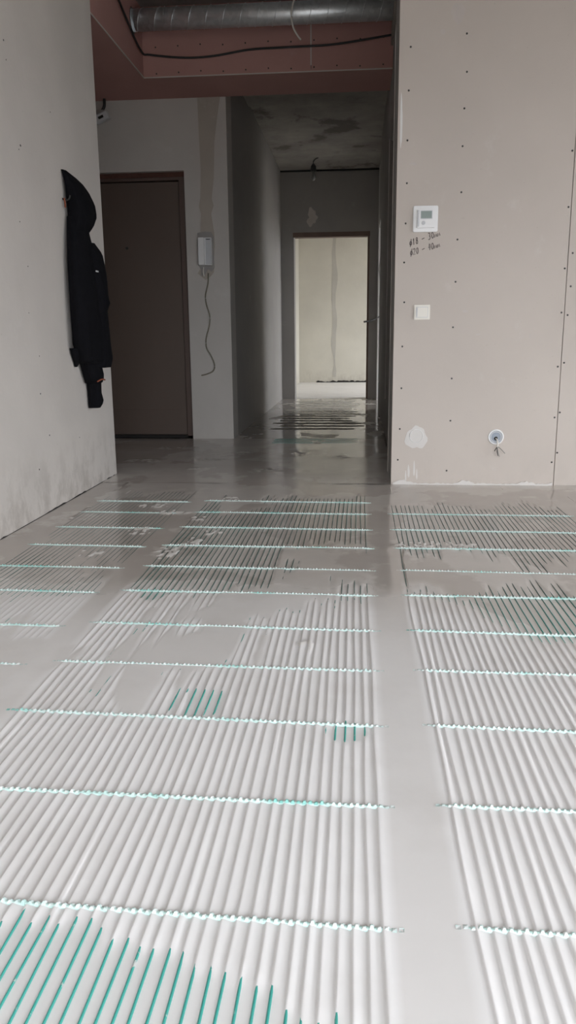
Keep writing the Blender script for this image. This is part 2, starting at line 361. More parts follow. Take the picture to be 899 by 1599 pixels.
# ------------------------------------------------------------------ floor layer with ridges over the capillary tubes
PITCH = 0.0205
MATS = [  # x0, tubes, y_end
    dict(x0=-1.283, n=22, yend=4.04, label='heating mat nearest the left wall, mostly flooded by grey compound'),
    dict(x0=-0.738, n=39, yend=3.98, label='wide heating mat left of the bare strip, with bare teal tubes at its front'),
    dict(x0=0.170, n=39, yend=3.80, label='wide heating mat right of the bare strip, in front of the plasterboard wall'),
    dict(x0=1.055, n=20, yend=3.70, label='heating mat furthest to the right, beyond the frame edge in front'),
]
Y0, Y1 = -0.6, 4.31
def in_poly(px, py, poly):
    res = np.zeros(px.shape, bool); n = len(poly); j = n - 1
    for i in range(n):
        xi, yi = poly[i]; xj, yj = poly[j]
        c = ((yi > py) != (yj > py)) & (px < (xj - xi) * (py - yi) / (yj - yi + 1e-12) + xi)
        res ^= c; j = i
    return res
def poly_sd(px, py, poly):   # signed distance, positive inside
    d = np.full(px.shape, 1e9); n = len(poly)
    for i in range(n):
        ax, ay = poly[i]; bx, by = poly[(i + 1) % n]
        t = np.clip(((px - ax) * (bx - ax) + (py - ay) * (by - ay)) / ((bx - ax) ** 2 + (by - ay) ** 2), 0, 1)
        d = np.minimum(d, np.hypot(px - ax - t * (bx - ax), py - ay - t * (by - ay)))
    return np.where(in_poly(px, py, poly), d, -d)
def sm(x, a, b):
    t = np.clip((x - a) / (b - a), 0, 1); return t * t * (3 - 2 * t)
_tab = rng.random((64, 64))
def vn(x, y):   # value noise
    xi = np.floor(x).astype(int); yi = np.floor(y).astype(int); fx = x - xi; fy = y - yi
    fx = fx * fx * (3 - 2 * fx); fy = fy * fy * (3 - 2 * fy)
    g = lambda a, b: _tab[a % 64, b % 64]
    return (g(xi, yi) * (1 - fx) + g(xi + 1, yi) * fx) * (1 - fy) + (g(xi, yi + 1) * (1 - fx) + g(xi + 1, yi + 1) * fx) * fy
POLYS = [
    [(-.31, 2.95), (-.2, 3.0), (.011, 2.97), (.13, 2.95), (.13, 2.38), (.05, 2.46), (-.03, 2.48), (-.07, 2.30), (-.14, 2.19), (-.29, 2.08), (-.36, 2.2), (-.29, 2.43)],
    [(-.60, 2.06), (-.30, 2.15), (-.28, 1.98), (-.325, 1.81), (-.448, 1.74), (-.476, 1.557), (-.568, 1.551), (-.59, 1.65), (-.60, 1.81)],
    [(-.62, 2.05), (-.60, 2.2), (-.50, 2.3), (-.28, 2.48), (-.27, 2.1)],
    [(.11, 2.86), (.45, 2.94), (.62, 2.74), (.86, 3.06), (1.2, 3.06), (1.6, 2.7), (1.2, 2.45), (.7, 2.43), (.55, 2.50), (.42, 2.45), (.30, 2.37), (.11, 2.42)],
    [(-1.4, 2.05), (-.95, 2.1), (-.80, 1.9), (-.80, 1.5), (-1.4, 1.3)],
    [(-.9, 4.3), (-.5, 4.3), (-.45, 3.7), (-.62, 3.5), (-.72, 3.75)],
]
SCUFFS = [(-1.015, 2.817, .07, .06), (-.72, 2.85, .06, .10), (-1.0, 3.70, .09, .07), (-.638, 3.87, .05, .06), (-.914, 3.178, .06, .07), (-.715, 3.43, .06, .06), (-.609, 3.17, .05, .05), (-.66, 3.0, .05, .10),
          (-.85, 3.55, .10, .05), (-.129, 1.948, .03, .04), (.338, 3.02, .14, .06), (.2, 3.0, .05, .06)]
TEAL = [(-.348, 1.60, .09, .09), (-.017, 1.495, .05, .055), (-.6, 2.62, .18, .12), (-.642, 2.37, .06, .08), (-.955, 2.39, .06, .1), (.75, 1.8, .06, .04), (.62, 1.25, .03, .10)]
edge_line = lambda x: np.interp(x, [-.9, -.5, -.355, -.21, -.077, .05, .15], [.935, .925, .905, .865, .80, .755, .70])
def fields(X, Y):
    wob = (vn(X * 9 + 3, Y * 7) - .5) * .12 + (vn(X * 31, Y * 24) - .5) * .05
    flood = np.zeros(X.shape)
    for p in POLYS: flood = np.maximum(flood, sm(poly_sd(X, Y, p) + wob + (vn(X * 48.8, Y * 1.5) - .5) * .16, -.045, .045))
    n1 = vn(X * 4 + 11, Y * 3 + 5); n2 = vn(X * 40, Y * 6)
    far = sm(Y + wob + .38 * sm(X, .22, .55), 2.15, 2.6)
    level = 0.3 + .5 * n1 + far * (.3 + 1.6 * n2 * n1)                     # mm, plaster between tubes
    level = np.where(X < -.79, np.maximum(level, 1.6 + 1.4 * n1 + .7 * (n2 - .5)), level)
    level = level + flood * (3.5 - level)
    scf = np.zeros(X.shape)
    for cx, cy, rx, ry in SCUFFS:
        scf = np.maximum(scf, sm(1 - ((X - cx) / rx) ** 2 - ((Y - cy) / ry) ** 2 + wob * 4, 0, .5))
    coat = 1 - far
    coat = np.where(X < -.79, coat * .5, coat)
    coat = coat * np.where(X < .12, sm(Y - edge_line(X) + (vn(X * 60, Y * 3) - .5) * .05, -.008, .008), 1)
    for cx, cy, rx, ry in TEAL:
        coat = coat * (1 - sm(1 - ((X - cx) / rx) ** 2 - ((Y - cy) / ry) ** 2 + wob * 5, .1, .5) * (vn(X * 70, Y * 9) > .35))
    return level, coat, flood, scf, far
TUBES = []
for mi, m in enumerate(MATS):
    for i in range(m['n']):
        ph = rng.random(4) * 6.28; amp = (.0011 if i > 1 else .0019)
        yend = m['yend'] + (vn(np.array([i * .35 + 9 * mi]), np.array([2.2]))[0] - .5) * .22
        TUBES.append((mi, i, m['x0'] + i * PITCH, ph, amp, yend))
def tube_x(t, y):
    _, i, x, ph, amp, _e = t
    return x + amp * (np.sin(y * 5.1 + ph[0]) + .6 * np.sin(y * 11.3 + ph[1])) + .003 * np.sin(y * 1.7 + x * 2)
rows = np.arange(Y0, Y1 + 1e-6, 0.0165); rows[-1] = Y1
OFF = [-.0064, -.0040, -.0027, -.0013, .0008, .0036, .0070]; PROF = [.16, .0, .50, 1.0, 1.0, .82, .60]
cols = []
def gapcols(a, b):
    for x in np.arange(a, b, .02): cols.append((np.full(rows.shape, x), None, 0))
xprev = -1.455
for mi, m in enumerate(MATS):
    ts = [t for t in TUBES if t[0] == mi]
    gapcols(xprev, m['x0'] - .012)
    for t in ts:
        tx = tube_x(t, rows)
        cols.append((tx - PITCH / 2, t, .39))
        for o, p in zip(OFF, PROF): cols.append((tx + o, t, p))
    cols.append((tx + PITCH / 2, t, .39)); xprev = m['x0'] + m['n'] * PITCH + .004
gapcols(xprev, 1.62); cols.append((np.full(rows.shape, 1.62), None, 0))
Xg = np.stack([c[0] for c in cols]); Yg = np.broadcast_to(rows, Xg.shape)
lev, coat, flood, scf, far = fields(Xg, Yg)
Zg = np.zeros(Xg.shape); wetg = np.zeros(Xg.shape)
RID = 3.8
gaplev = 3.1 - 1.1 * sm(rows, 2.2, 2.7)
for ci, (xc, t, p) in enumerate(cols):
    if t is None:
        Zg[ci] = np.maximum(lev[ci], gaplev); continue
    fade = 1 - sm(rows, t[5] - .04, t[5] + .02)
    base = lev[ci] * fade + (1 - fade) * 3.4
    i, n = t[1], MATS[t[0]]['n']
    off_ = np.mean(xc - tube_x(t, rows)); edge = 0
    if i == 0: edge = np.clip(.5 - off_ / PITCH, 0, 1)
    if i == n - 1: edge = max(edge, np.clip(.5 + off_ / PITCH, 0, 1))
    base = base + edge * np.maximum(gaplev - base, 0)
    hgt = RID * (.85 + .3 * vn(np.full(rows.shape, t[2] * 37), rows * 2.2))
    Zg[ci] = np.maximum(base, p * hgt * coat[ci] * (1 - flood[ci]) * fade + base * .6)
sfine = sm(vn(Xg * 85 + Yg * 30, Yg * 48 - Xg * 20), .52, .72) * scf
Zg += sfine * 4.0
Zg += (vn(Xg * 15, Yg * 11) - .5) * .35
wetg = np.clip(np.maximum(sm(flood, .3, .9) * .35, far), 0, 1)
wetg = np.where(np.array([c[1] is None for c in cols])[:, None], np.maximum(wetg, .25 + .75 * sm(Yg, 1.9, 2.6)), wetg)
wetg *= 1 - .8 * sfine
nc, nr = Xg.shape
verts = np.stack([Xg, Yg, Zg * .001], -1).reshape(-1, 3)
idx = np.arange(nc * nr).reshape(nc, nr)
quads = np.stack([idx[:-1, :-1], idx[1:, :-1], idx[1:, 1:], idx[:-1, 1:]], -1).reshape(-1, 4)
me = bpy.data.meshes.new('levelling_layer')
me.vertices.add(len(verts)); me.vertices.foreach_set('co', verts.astype(np.float32).ravel())
me.loops.add(quads.size); me.loops.foreach_set('vertex_index', quads.astype(np.int32).ravel())
me.polygons.add(len(quads)); me.polygons.foreach_set('loop_start', np.arange(0, quads.size, 4, dtype=np.int32))
me.polygons.foreach_set('loop_total', np.full(len(quads), 4, np.int32))
me.update(calc_edges=True)
for nm, arr in (('wet', wetg), ('scuff', sfine * .8)):
    a = me.attributes.new(nm, 'FLOAT', 'POINT'); a.data.foreach_set('value', arr.astype(np.float32).ravel())
me.polygons.foreach_set('use_smooth', np.ones(len(quads), bool))
me.materials.append(MAT['floor'])
link(bpy.data.objects.new('levelling_layer', me), floor)['label'] = 'pale levelling compound with fine ridges over the tubes'
# flat layers elsewhere
def flat_layer(x0, x1, y0, y1, mat, nx=30, ny=60, z=0.0042, amp=0.0, name='levelling_layer', wet=1.0, scuffs=()):
    xs = np.linspace(x0, x1, nx); ys = np.linspace(y0, y1, ny); A, B = np.meshgrid(xs, ys, indexing='ij')
    Z = z + amp * (vn(A * 3 + 7, B * 3) - .5)
    v = np.stack([A, B, Z], -1).reshape(-1, 3); ix = np.arange(nx * ny).reshape(nx, ny)
    q = np.stack([ix[:-1, :-1], ix[1:, :-1], ix[1:, 1:], ix[:-1, 1:]], -1).reshape(-1, 4)
    sfl = np.zeros(A.shape)
    for cx, cy, rx, ry in scuffs:
        sfl = np.maximum(sfl, sm(1 - ((A - cx) / rx) ** 2 - ((B - cy) / ry) ** 2 + (vn(A * 20, B * 16) - .5) * .8, 0, .5))
    if scuffs:
        sfl = sfl * sm(vn(A * 60 + B * 20, B * 34 - A * 15), .45, .65); v[:, 2] += (sfl * .004).ravel()
    m = bpy.data.meshes.new(name); m.from_pydata(v.tolist(), [], q.tolist()); m.update()
    a = m.attributes.new('wet', 'FLOAT', 'POINT'); a.data.foreach_set('value', np.full(len(v), wet, np.float32))
    a = m.attributes.new('scuff', 'FLOAT', 'POINT'); a.data.foreach_set('value', (sfl * .7).astype(np.float32).ravel())
    m.polygons.foreach_set('use_smooth', np.ones(len(q), bool)); m.materials.append(mat)
    return link(bpy.data.objects.new(name, m), floor)
flat_layer(1.62, 5.6, Y0, Y1, MAT['floor'], wet=.5); flat_layer(-1.455, 5.6, -1.7, Y0, MAT['floor'], wet=.1)
flat_layer(-1.455, 0.19, Y1, 4.60, MAT['floor'], amp=.002)
flat_layer(-2.55, 0.215, 4.60, 6.30, MAT['floor'], amp=.003, nx=220, ny=140, scuffs=[(-.806, 5.50, .06, .12), (-1.33, 5.75, .22, .06), (-1.43, 5.12, .14, .07), (-.98, 5.19, .12, .06), (-.55, 4.75, .09, .08), (-.29, 6.1, .07, .12), (-.40, 5.5, .06, .2), (-1.0, 4.8, .08, .06), (-.1, 5.3, .05, .15)])
flat_layer(0.215, 2.0, 4.75, 5.85, MAT['floor'])
flat_layer(-1.0, 0.27, 6.30, 10.55, MAT['floor_corr'], amp=.002)
flat_layer(0.27, 3.45, 7.45, 10.55, MAT['floor'], wet=.4)
flat_layer(-1.06, 3.15, 10.55, 14.5, MAT['floor'], wet=.3)

# ------------------------------------------------------------------ capillary heating mats
STRIP_Y = [0.365, 0.65, 0.936, 1.226, 1.516, 1.797, 2.064, 2.371, 2.643, 2.941, 3.240, 3.545, 3.80]
def spacer_mesh(n):
    bm = bmesh.new(); w = n * PITCH
    L0, L1 = -.030, w + .012
    # low rail
    N = int((L1 - L0) / .005); prev = None
    for i in range(N + 1):
        x = L0 + (L1 - L0) * i / N; tp = min(1, (x - L0) / .03, (L1 - x) / .03); tp = max(tp, .0)
        prof = [(-.0038, -.003), (-.0024, .0006 * tp), (.0, .0012 * tp), (.0024, .0006 * tp), (.0038, -.003)]
        ring = [bm.verts.new((x, y * (.45 + .55 * tp), z + .0008 + .0022 * tp)) for y, z in prof]
        if prev:
            for a in range(4): bm.faces.new((prev[a], ring[a], ring[a + 1], prev[a + 1])).material_index = 1
        prev = ring
    # studs: two per tube
    k = 0; x = L0 + .006
    while x < L1 - .004:
        tp = max(.35, min(1, (x - L0) / .03, (L1 - x) / .03)); s = 1 if k % 2 else -1
        hgt = (.0068 + .0012 * math.sin(k * 2.3)) * tp; wx = .0037; wy = .0042; cy = s * .0008
        b = [bm.verts.new((x - wx, cy - wy, .003)), bm.verts.new((x + wx, cy - wy, .003)), bm.verts.new((x + wx, cy + wy, .003)), bm.verts.new((x - wx, cy + wy, .003))]
        t = [bm.verts.new((x - wx * .35, cy - wy * .3, hgt)), bm.verts.new((x + wx * .35, cy - wy * .3, hgt)), bm.verts.new((x + wx * .35, cy + wy * .3, hgt)), bm.verts.new((x - wx * .35, cy + wy * .3, hgt))]
        bm.faces.new(t)
        for a in range(4): bm.faces.new((b[a], b[(a + 1) % 4], t[(a + 1) % 4], t[a]))
        x += PITCH / 2; k += 1
    bmesh.ops.recalc_face_normals(bm, faces=bm.faces)
    m = bpy.data.meshes.new('spacer_strip'); bm.to_mesh(m); bm.free(); m.materials.append(MAT['spacer']); m.materials.append(MAT['rail']); return m
spm = {n: spacer_mesh(n) for n in (20, 22, 39)}
for mi, m in enumerate(MATS):
    root = thing('capillary_heating_mat', m['label'], 'heating mat', (m['x0'], 0, 0), 'capillary heating mats in the floor')
    for t in [t for t in TUBES if t[0] == mi]:
        ys = np.arange(Y0, t[5] - .01, .075); xs = tube_x(t, ys) - m['x0']
        bm = add_tube(bmesh.new(), [(x, y, .0009) for x, y in zip(xs, ys)], .0021, 6)
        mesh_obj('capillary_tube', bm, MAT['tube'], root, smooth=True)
    for k, y in enumerate(STRIP_Y):
        if y > m['yend'] - .02: continue
        yy = y + (.012 if mi == 2 else (.02 if mi == 3 else (-.01 if mi == 0 else 0))) + (0.016 if mi < 2 else 0) * 0
        rz = -.018 - .01 * math.sin(k * 3.1 + mi)
        piv = m['n'] * PITCH if mi == 1 else 0
        inst('spacer_strip', spm[m['n']], root, (0, yy - piv * math.sin(rz), 0.0014 - .0003 * (k % 3)), (0, 0, rz))
# corridor mat: broad plaster ridges across the corridor
cm = thing('corridor_heating_mat', 'heating mat with broad cross ridges in the wet corridor floor', 'heating mat', (-0.36, 8.4, 0))
for k in range(14):
    y = 7.0 + k * .235; bm = bmesh.new(); prev = None; a, b = -.80 + .05 * math.sin(k * 2.2), .02 + .06 * math.sin(k * 1.3)
    for i in range(13):
        x = a + (b - a) * i / 12; tp = max(.05, min(1, i / 2, (12 - i) / 2)); wv = .006 * math.sin(i * 1.7 + k)
        ring = [bm.verts.new((x + .36, y - 8.4 + yy + wv, zz * tp + .003)) for yy, zz in ((-.075, -.002), (-.045, .004), (0, .0055), (.045, .004), (.075, -.002))]
        if prev:
            for j in range(4): bm.faces.new((prev[j], ring[j], ring[j + 1], prev[j + 1]))
        prev = ring
    bmesh.ops.recalc_face_normals(bm, faces=bm.faces)
    mesh_obj('plaster_ridge', bm, MAT['far'], cm, smooth=True)
for q in range(3):
    mesh_obj('teal_mesh_strip', slab_poly([(-.30, -2.36 + .1 * q), (.32, -2.34 + .1 * q), (.37, -2.30 + .1 * q), (.30, -2.27 + .1 * q), (-.27, -2.28 + .1 * q)], 'Z', .003, .0062), MAT['teal_patch'], cm)

# ------------------------------------------------------------------ details of the plasterboard wall
S1 = [(0.516, 2.248), (0.523, 2.077), (0.517, 1.911), (0.515, 1.736), (0.517, 1.518), (0.506, 1.289), (0.504, 1.079), (0.499, .848), (0.502, .581), (0.503, .355), (0.492, .081),
      (0.245, 2.199), (0.24, 2.002), (0.239, 1.771), (0.241, 1.568), (0.239, 1.373), (0.236, 1.18), (0.241, .979), (0.236, .751), (0.232, .31), (0.225, .14), (.236, .53),
      (1.055, 1.137), (1.054, 1.435), (1.055, 1.70), (1.053, .917), (1.052, .64), (1.052, .372), (1.052, .13)]
S2 = [(1.09, 1.634), (1.09, 1.212), (1.091, 1.048), (1.085, .904), (1.083, .66), (1.078, .399), (1.078, .182)]
for par, L in ((sheet1, S1), (sheet2, S2)):
    for x, z in L: inst('screw', screw_me, par, (x, 4.3118, z), (R90, 0, 0))
def blob_patch(name, cx, cz, rx, rz, mat, parent, y=4.3125, th=.002, n=26, seed=0, jag=.18):
    r = random.Random(seed); pts = []
    ph = [r.random() * 6.28 for _ in range(4)]
    for i in range(n):
        a = 2 * math.pi * i / n; q = 1 + jag * (math.sin(2 * a + ph[0]) * .5 + math.sin(3 * a + ph[1]) * .5 + math.sin(7 * a + ph[2]) * .35)
        pts.append((cx + rx * q * math.cos(a), cz + rz * q * math.sin(a)))
    return mesh_obj(name, slab_poly(pts, 'Y', y - th, y + .0005), mat, parent)
blob_patch('plaster_patch', .322, .262, .055, .066, MAT['smear'], sheet1, seed=3)
ring = bmesh.new(); add_tube(ring, [(.322 + .036 * math.cos(a), 4.3105, .272 + .036 * math.sin(a)) for a in [i * math.pi / 12 for i in range(25)]], .0022, 6, cap=False)
mesh_obj('plaster_ring', ring, MAT['white_plaster'], sheet1, smooth=True)
for i, (x, z, rx, rz) in enumerate([(.285, .075, .006, .035), (.315, .09, .005, .04), (.27, .05, .004, .03), (.33, .06, .004, .03)]):
    blob_patch('plaster_drip', x, z, rx, rz, MAT['smear'], sheet1, seed=i + 9, th=.0012)
for i, (x, z, rx, rz) in enumerate([(.206, 1.86, .006, .12), (.6, 2.33, .0, .0), (.63, .81, .012, .005), (.27, 1.66, .02, .006), (.90, .80, .004, .014), (.40, 2.26, .012, .012), (.47, 2.34, .03, .05), (.56, .93, .018, .006)]):
    if rx: blob_patch('filler_smear', x, z, rx, rz, MAT['white_plaster'] if i < 1 else MAT['edge_bead'], sheet1, seed=i + 30, th=.0008)
r = random.Random(5); pts = [(.20, .001)]
for i in range(70):
    x = .20 + .86 * i / 69; pts.append((x, .007 + .016 * max(0, math.sin(i * .35) * math.sin(i * .13 + 1)) + .008 * r.random()))
pts.append((1.06, .001)); mesh_obj('base_filler', slab_poly(pts, 'Y', 4.305, 4.313), MAT['smear'], sheet1)
# handwriting
def arc(cx, cz, rx, rz, a0, a1, n=12): return [(cx + rx * math.cos(math.radians(a0 + (a1 - a0) * q / n)), cz + rz * math.sin(math.radians(a0 + (a1 - a0) * q / n))) for q in range(n + 1)]
GLYPH = {
    'ø': [arc(.5, .40, .38, .30, 0, 360), [(.25, -.15), (.8, 1.05)]],
    '1': [[(.25, .75), (.55, 1.0), (.45, .0)]],
    '8': [arc(.5, .75, .24, .23, -90, 270), arc(.48, .26, .30, .26, 90, 450)],
    '–': [[(.0, .42), (1.0, .50)]],
    '3': [arc(.4, .75, .32, .24, 140, -80), arc(.4, .25, .36, .27, 80, -140)],
    '0': [arc(.5, .48, .34, .48, 0, 360)],
    '2': [arc(.45, .72, .32, .26, 160, -30)[:] + [(.1, .02), (.9, .05)]],
    '4': [[(.5, 1.0), (.1, .40), (.9, .45)], [(.75, .9), (.6, .0)]],
    'м': [[(.0, .0), (.12, .5), (.45, .08), (.75, .5), (.95, .03)]],
}
def writing(txt, x, z, adv, hgt, ang):
    bm = bmesh.new(); ca, sa = math.cos(ang), math.sin(ang)
    for q, ch in enumerate(txt):
        if ch == ' ': continue
        for st in GLYPH[ch]:
            P = []
            for u, v in st:
                a = q * adv + u * adv * .85 + v * hgt * .22; b = v * hgt
                P.append((x + a * ca - b * sa, 4.3121, z + a * sa + b * ca))
            add_tube(bm, P, .0018, 5)
    bmesh.ops.recalc_face_normals(bm, faces=bm.faces)
    mesh_obj('handwriting', bm, MAT['ink'], sheet1)['label'] = 'line of a small black marker note under the thermostat'
writing('ø18 – 30мм', .262, 1.260, .0166, .031, .31)
writing('ø20 – 40мм', .266, 1.212, .0160, .031, .27)
# thermostat
WY = 4.3125
th = thing('thermostat', 'square white thermostat with a small grey display on the plasterboard wall', 'thermostat', (.3395, WY, 1.392))
def lp(name, bm, mat, par, off):
    bmesh.ops.translate(bm, verts=bm.verts, vec=-Vector(off)); return mesh_obj(name, bm, mat, par)
TO = (.3395, WY, 1.392)
def rbox(x0, x1, y0, y1, z0, z1, rad, seg=5):
    pts = []
    for cx, cz, a0 in ((x1 - rad, z1 - rad, 0), (x0 + rad, z1 - rad, 90), (x0 + rad, z0 + rad, 180), (x1 - rad, z0 + rad, 270)):
        for s in range(seg + 1):
            a = math.radians(a0 + 90 * s / seg); pts.append((cx + rad * math.cos(a), cz + rad * math.sin(a)))
    bm = slab_poly(pts, 'Y', y0, y1)
    fr = [e for e in bm.edges if all(abs(v.co.y - y0) < 1e-6 for v in e.verts)]
    bmesh.ops.bevel(bm, geom=fr, offset=min(.0025, (y1 - y0) * .4), segments=2, affect='EDGES'); return bm
lp('frame', rbox(.2765, .4025, WY - .012, WY, 1.328, 1.456, .008), MAT['plastic'], th, TO)
fp = lp('front_cover', rbox(.296, .386, WY - .026, WY - .012, 1.347, 1.438, .003), MAT['plastic'], th, TO)
lp('display', rbox(.3145, .370, WY - .0272, WY - .0255, 1.392, 1.428, .001, 2), MAT['lcd'], th, TO)
lp('bezel_groove', rbox(.3115, .373, WY - .0266, WY - .0255, 1.389, 1.431, .002, 2), MAT['grey_plastic'], th, TO)
lp('side_rib', rbox(.298, .306, WY - .0275, WY - .0255, 1.352, 1.433, .001, 2), MAT['grey_plastic'], th, TO)
kb = bmesh.new(); bmesh.ops.create_cone(kb, cap_ends=True, segments=20, radius1=.010, radius2=.009, depth=.003, matrix=Matrix.Translation((.328 - TO[0], -.0268, 1.371 - TO[2])) @ Matrix.Rotation(R90, 4, 'X'))
mesh_obj('button', kb, MAT['grey_plastic'], th)
lp('rocker', rbox(.343, .372, WY - .0278, WY - .0255, 1.361, 1.381, .003, 3), MAT['plastic'], th, TO)
# light switch
SO = (.3345, WY, .927)
sw = thing('light_switch', 'ivory square light switch with a narrow rocker on the plasterboard wall', 'light switch', SO)
lp('frame', rbox(.293, .376, WY - .009, WY, .889, .965, .003), MAT['ivory'], sw, SO)
lp('rocker_shadow_gap', rbox(.3035, .3655, WY - .0098, WY - .0085, .8995, .9545, .002, 2), MAT['grey_plastic'], sw, SO)  # grey plate colours in the shadow gap around the rocker
lp('rocker', rbox(.306, .363, WY - .014, WY - .009, .902, .952, .002), MAT['ivory'], sw, SO)
lp('key_groove', rbox(.3055, .3105, WY - .0145, WY - .0135, .905, .949, .0005, 1), MAT['grey_plastic'], sw, SO)
# wall box with bare cable ends
BO = (.749, WY, .267)
jb = thing('wall_box', 'round grey-blue wall box low on the plasterboard, bare wires hanging out', 'wall box', BO)
def ringmesh(prof, n=28):
    bm = bmesh.new(); rs = []
    for rr, yy in prof: rs.append([bm.verts.new((rr * math.cos(2 * math.pi * k / n), yy, rr * math.sin(2 * math.pi * k / n))) for k in range(n)])
    for a, b in zip(rs, rs[1:]):
        for k in range(n): bm.faces.new((a[k], a[(k + 1) % n], b[(k + 1) % n], b[k]))
    bmesh.ops.recalc_face_normals(bm, faces=bm.faces); return bm
mesh_obj('rim', ringmesh([(.042, .0), (.0415, -.004), (.034, -.0045), (.0335, -.001), (.033, .0005)]), MAT['plastic'], jb, True)
bd = bmesh.new(); bmesh.ops.create_circle(bd, cap_ends=True, segments=28, radius=.034, matrix=Matrix.Translation((0, -.0012, 0)) @ Matrix.Rotation(R90, 4, 'X'))
mesh_obj('box_floor', bd, MAT['blue_box'], jb)
mesh_obj('inner_lip', ringmesh([(.031, -.0014), (.030, -.0028), (.026, -.003), (.025, -.0014)]), MAT['grey_plastic'], jb, True)
ch = mesh_obj('cable_hole', ringmesh([(.010, -.0015), (.0005, -.0019)]), MAT['dark'], jb); ch.location = (0, 0, -.008)
mesh_obj('cable_sheath', add_tube(bmesh.new(), spline([(0.0, -.001, -.008), (.004, -.022, -.014), (.006, -.032, -.032), (.004, -.034, -.052)], 6), .0042, 8), MAT['cable_white'], jb, True)
for i, (pts, mt) in enumerate([([(.003, -.034, -.050), (-.006, -.036, -.064), (-.010, -.038, -.072)], 'cable_black'), ([(.004, -.034, -.050), (.008, -.036, -.074), (.018, -.037, -.102)], 'cable_grey'), ([(.005, -.034, -.048), (.018, -.040, -.056), (.030, -.046, -.068), (.044, -.05, -.083)], 'cable_grey'), ([(.004, -.034, -.050), (.004, -.037, -.076), (.010, -.038, -.098)], 'cable_black')]):
    mesh_obj('wire', add_tube(bmesh.new(), spline(pts, 5), .0022, 6), MAT[mt], jb, True)

# ------------------------------------------------------------------ entrance door
dr = thing('entrance_door', 'dark brown steel entrance door with a small peephole beside the jacket', 'door', ((DX0 + DX1) / 2, 6.36, 0))
dr['kind'] = 'thing'
DO = ((DX0 + DX1) / 2, 6.36, 0)
def dp(name, bm, mat, par=None): return lp(name, bm, mat, par or dr, DO)
lx0, lx1, lz = DX0 + .06, -1.392, 1.988
leaf = dp('door_leaf', box(lx0, lx1, 6.36, 6.43, .03, lz, .003), MAT['door'])
dp('frame_post', box(lx1 + .004, -1.341, 6.335, 6.45, 0.004, 2.0, .004), MAT['door_frame'])
dp('frame_post', box(DX0 + .005, lx0 - .004, 6.335, 6.45, 0.004, 2.0, .004), MAT['door_frame'])
dp('frame_head', box(DX0 + .005, -1.341, 6.335, 6.45, 1.994, 2.018, .004), MAT['door_frame'])
dp('foam_strip', box(DX0, -1.338, 6.345, 6.46, 2.018, 2.054), MAT['foam'])
dp('threshold', box(DX0 + .005, -1.341, 6.335, 6.45, 0.004, .028, .004), MAT['dark'])
dp('kick_groove', box(lx0 + .06, lx1 - .06, 6.3585, 6.361, .235, .239), MAT['door_frame'])
dp('jamb_gap', box(-1.341, -1.335, 6.34, 6.46, 0.004, 2.05), MAT['dark'])
pk = bmesh.new(); bmesh.ops.create_cone(pk, cap_ends=True, segments=16, radius1=.011, radius2=.009, depth=.008, matrix=Matrix.Translation((-1.826, 6.357, 1.505)) @ Matrix.Rotation(R90, 4, 'X'))
dp('peephole', pk, MAT['cable_black'])

# chased strip, intercom and cable
r = random.Random(11)
Lp = [(-1.213, 2.558), (-1.21, 2.3), (-1.207, 2.05), (-1.212, 1.86), (-1.226, 1.79), (-1.212, 1.74), (-1.218, 1.6), (-1.235, 1.58), (-1.245, 1.45), (-1.235, 1.33), (-1.25, 1.30), (-1.215, 1.27), (-1.19, 1.25)]
Rp = [(-1.15, 1.28), (-1.125, 1.31), (-1.120, 1.38), (-1.116, 1.5), (-1.118, 1.6), (-1.125, 1.66), (-1.135, 1.74), (-1.11, 1.80), (-1.122, 1.85), (-1.105, 2.0), (-1.09, 2.25), (-1.06, 2.45), (-1.04, 2.558)]
mesh_obj('chase_patch', slab_poly([(x + r.uniform(-.004, .004), z) for x, z in Lp + Rp], 'Y', 6.296, 6.3005), MAT['chase'], we)
mesh_obj('torn_recess', slab_poly([(-1.245, 1.60), (-1.19, 1.61), (-1.135, 1.605), (-1.118, 1.57), (-1.122, 1.45), (-1.118, 1.34), (-1.14, 1.31), (-1.17, 1.33), (-1.20, 1.28), (-1.228, 1.285), (-1.225, 1.33), (-1.245, 1.36)], 'Y', 6.2945, 6.2965), MAT['corridor'], we)
IO = (-1.183, 6.294, 1.36)
ic = thing('intercom', 'white door intercom handset on the pillar beside the entrance door', 'intercom', IO)
lp('base_plate', rbox(-1.233, -1.132, 6.262, 6.2955, 1.357, 1.562, .004), MAT['plastic'], ic, IO)
lp('handset', rbox(-1.231, -1.186, 6.232, 6.262, 1.36, 1.560, .006), MAT['plastic'], ic, IO)
lp('front_panel', rbox(-1.178, -1.134, 6.254, 6.262, 1.362, 1.556, .003), MAT['grey_plastic'], ic, IO)
lp('slot', rbox(-1.172, -1.14, 6.2525, 6.2545, 1.545, 1.550, .001, 1), MAT['dark'], ic, IO)
tag(mesh_obj('hanging_cable', add_tube(bmesh.new(), spline([(-1.165, 6.285, 1.30), (-1.172, 6.287, 1.22), (-1.195, 6.288, 1.13), (-1.188, 6.288, 1.06), (-1.166, 6.288, .98), (-1.172, 6.288, .90), (-1.20, 6.288, .80), (-1.198, 6.288, .73), (-1.165, 6.286, .67), (-1.138, 6.284, .60), (-1.15, 6.283, .55), (-1.20, 6.28, .525), (-1.245, 6.275, .515)], 6), .0052, 8), MAT['cable_olive'], None, True),
    'loose curling cable hanging down the pillar below the intercom', 'cable')
tag(mesh_obj('wire_stub', add_tube(bmesh.new(), spline([(-1.203, 6.288, 1.345), (-1.205, 6.28, 1.31), (-1.200, 6.284, 1.275)], 5), .006, 8), MAT['cable_white'], None, True), 'short white wire stub directly under the intercom', 'wire')
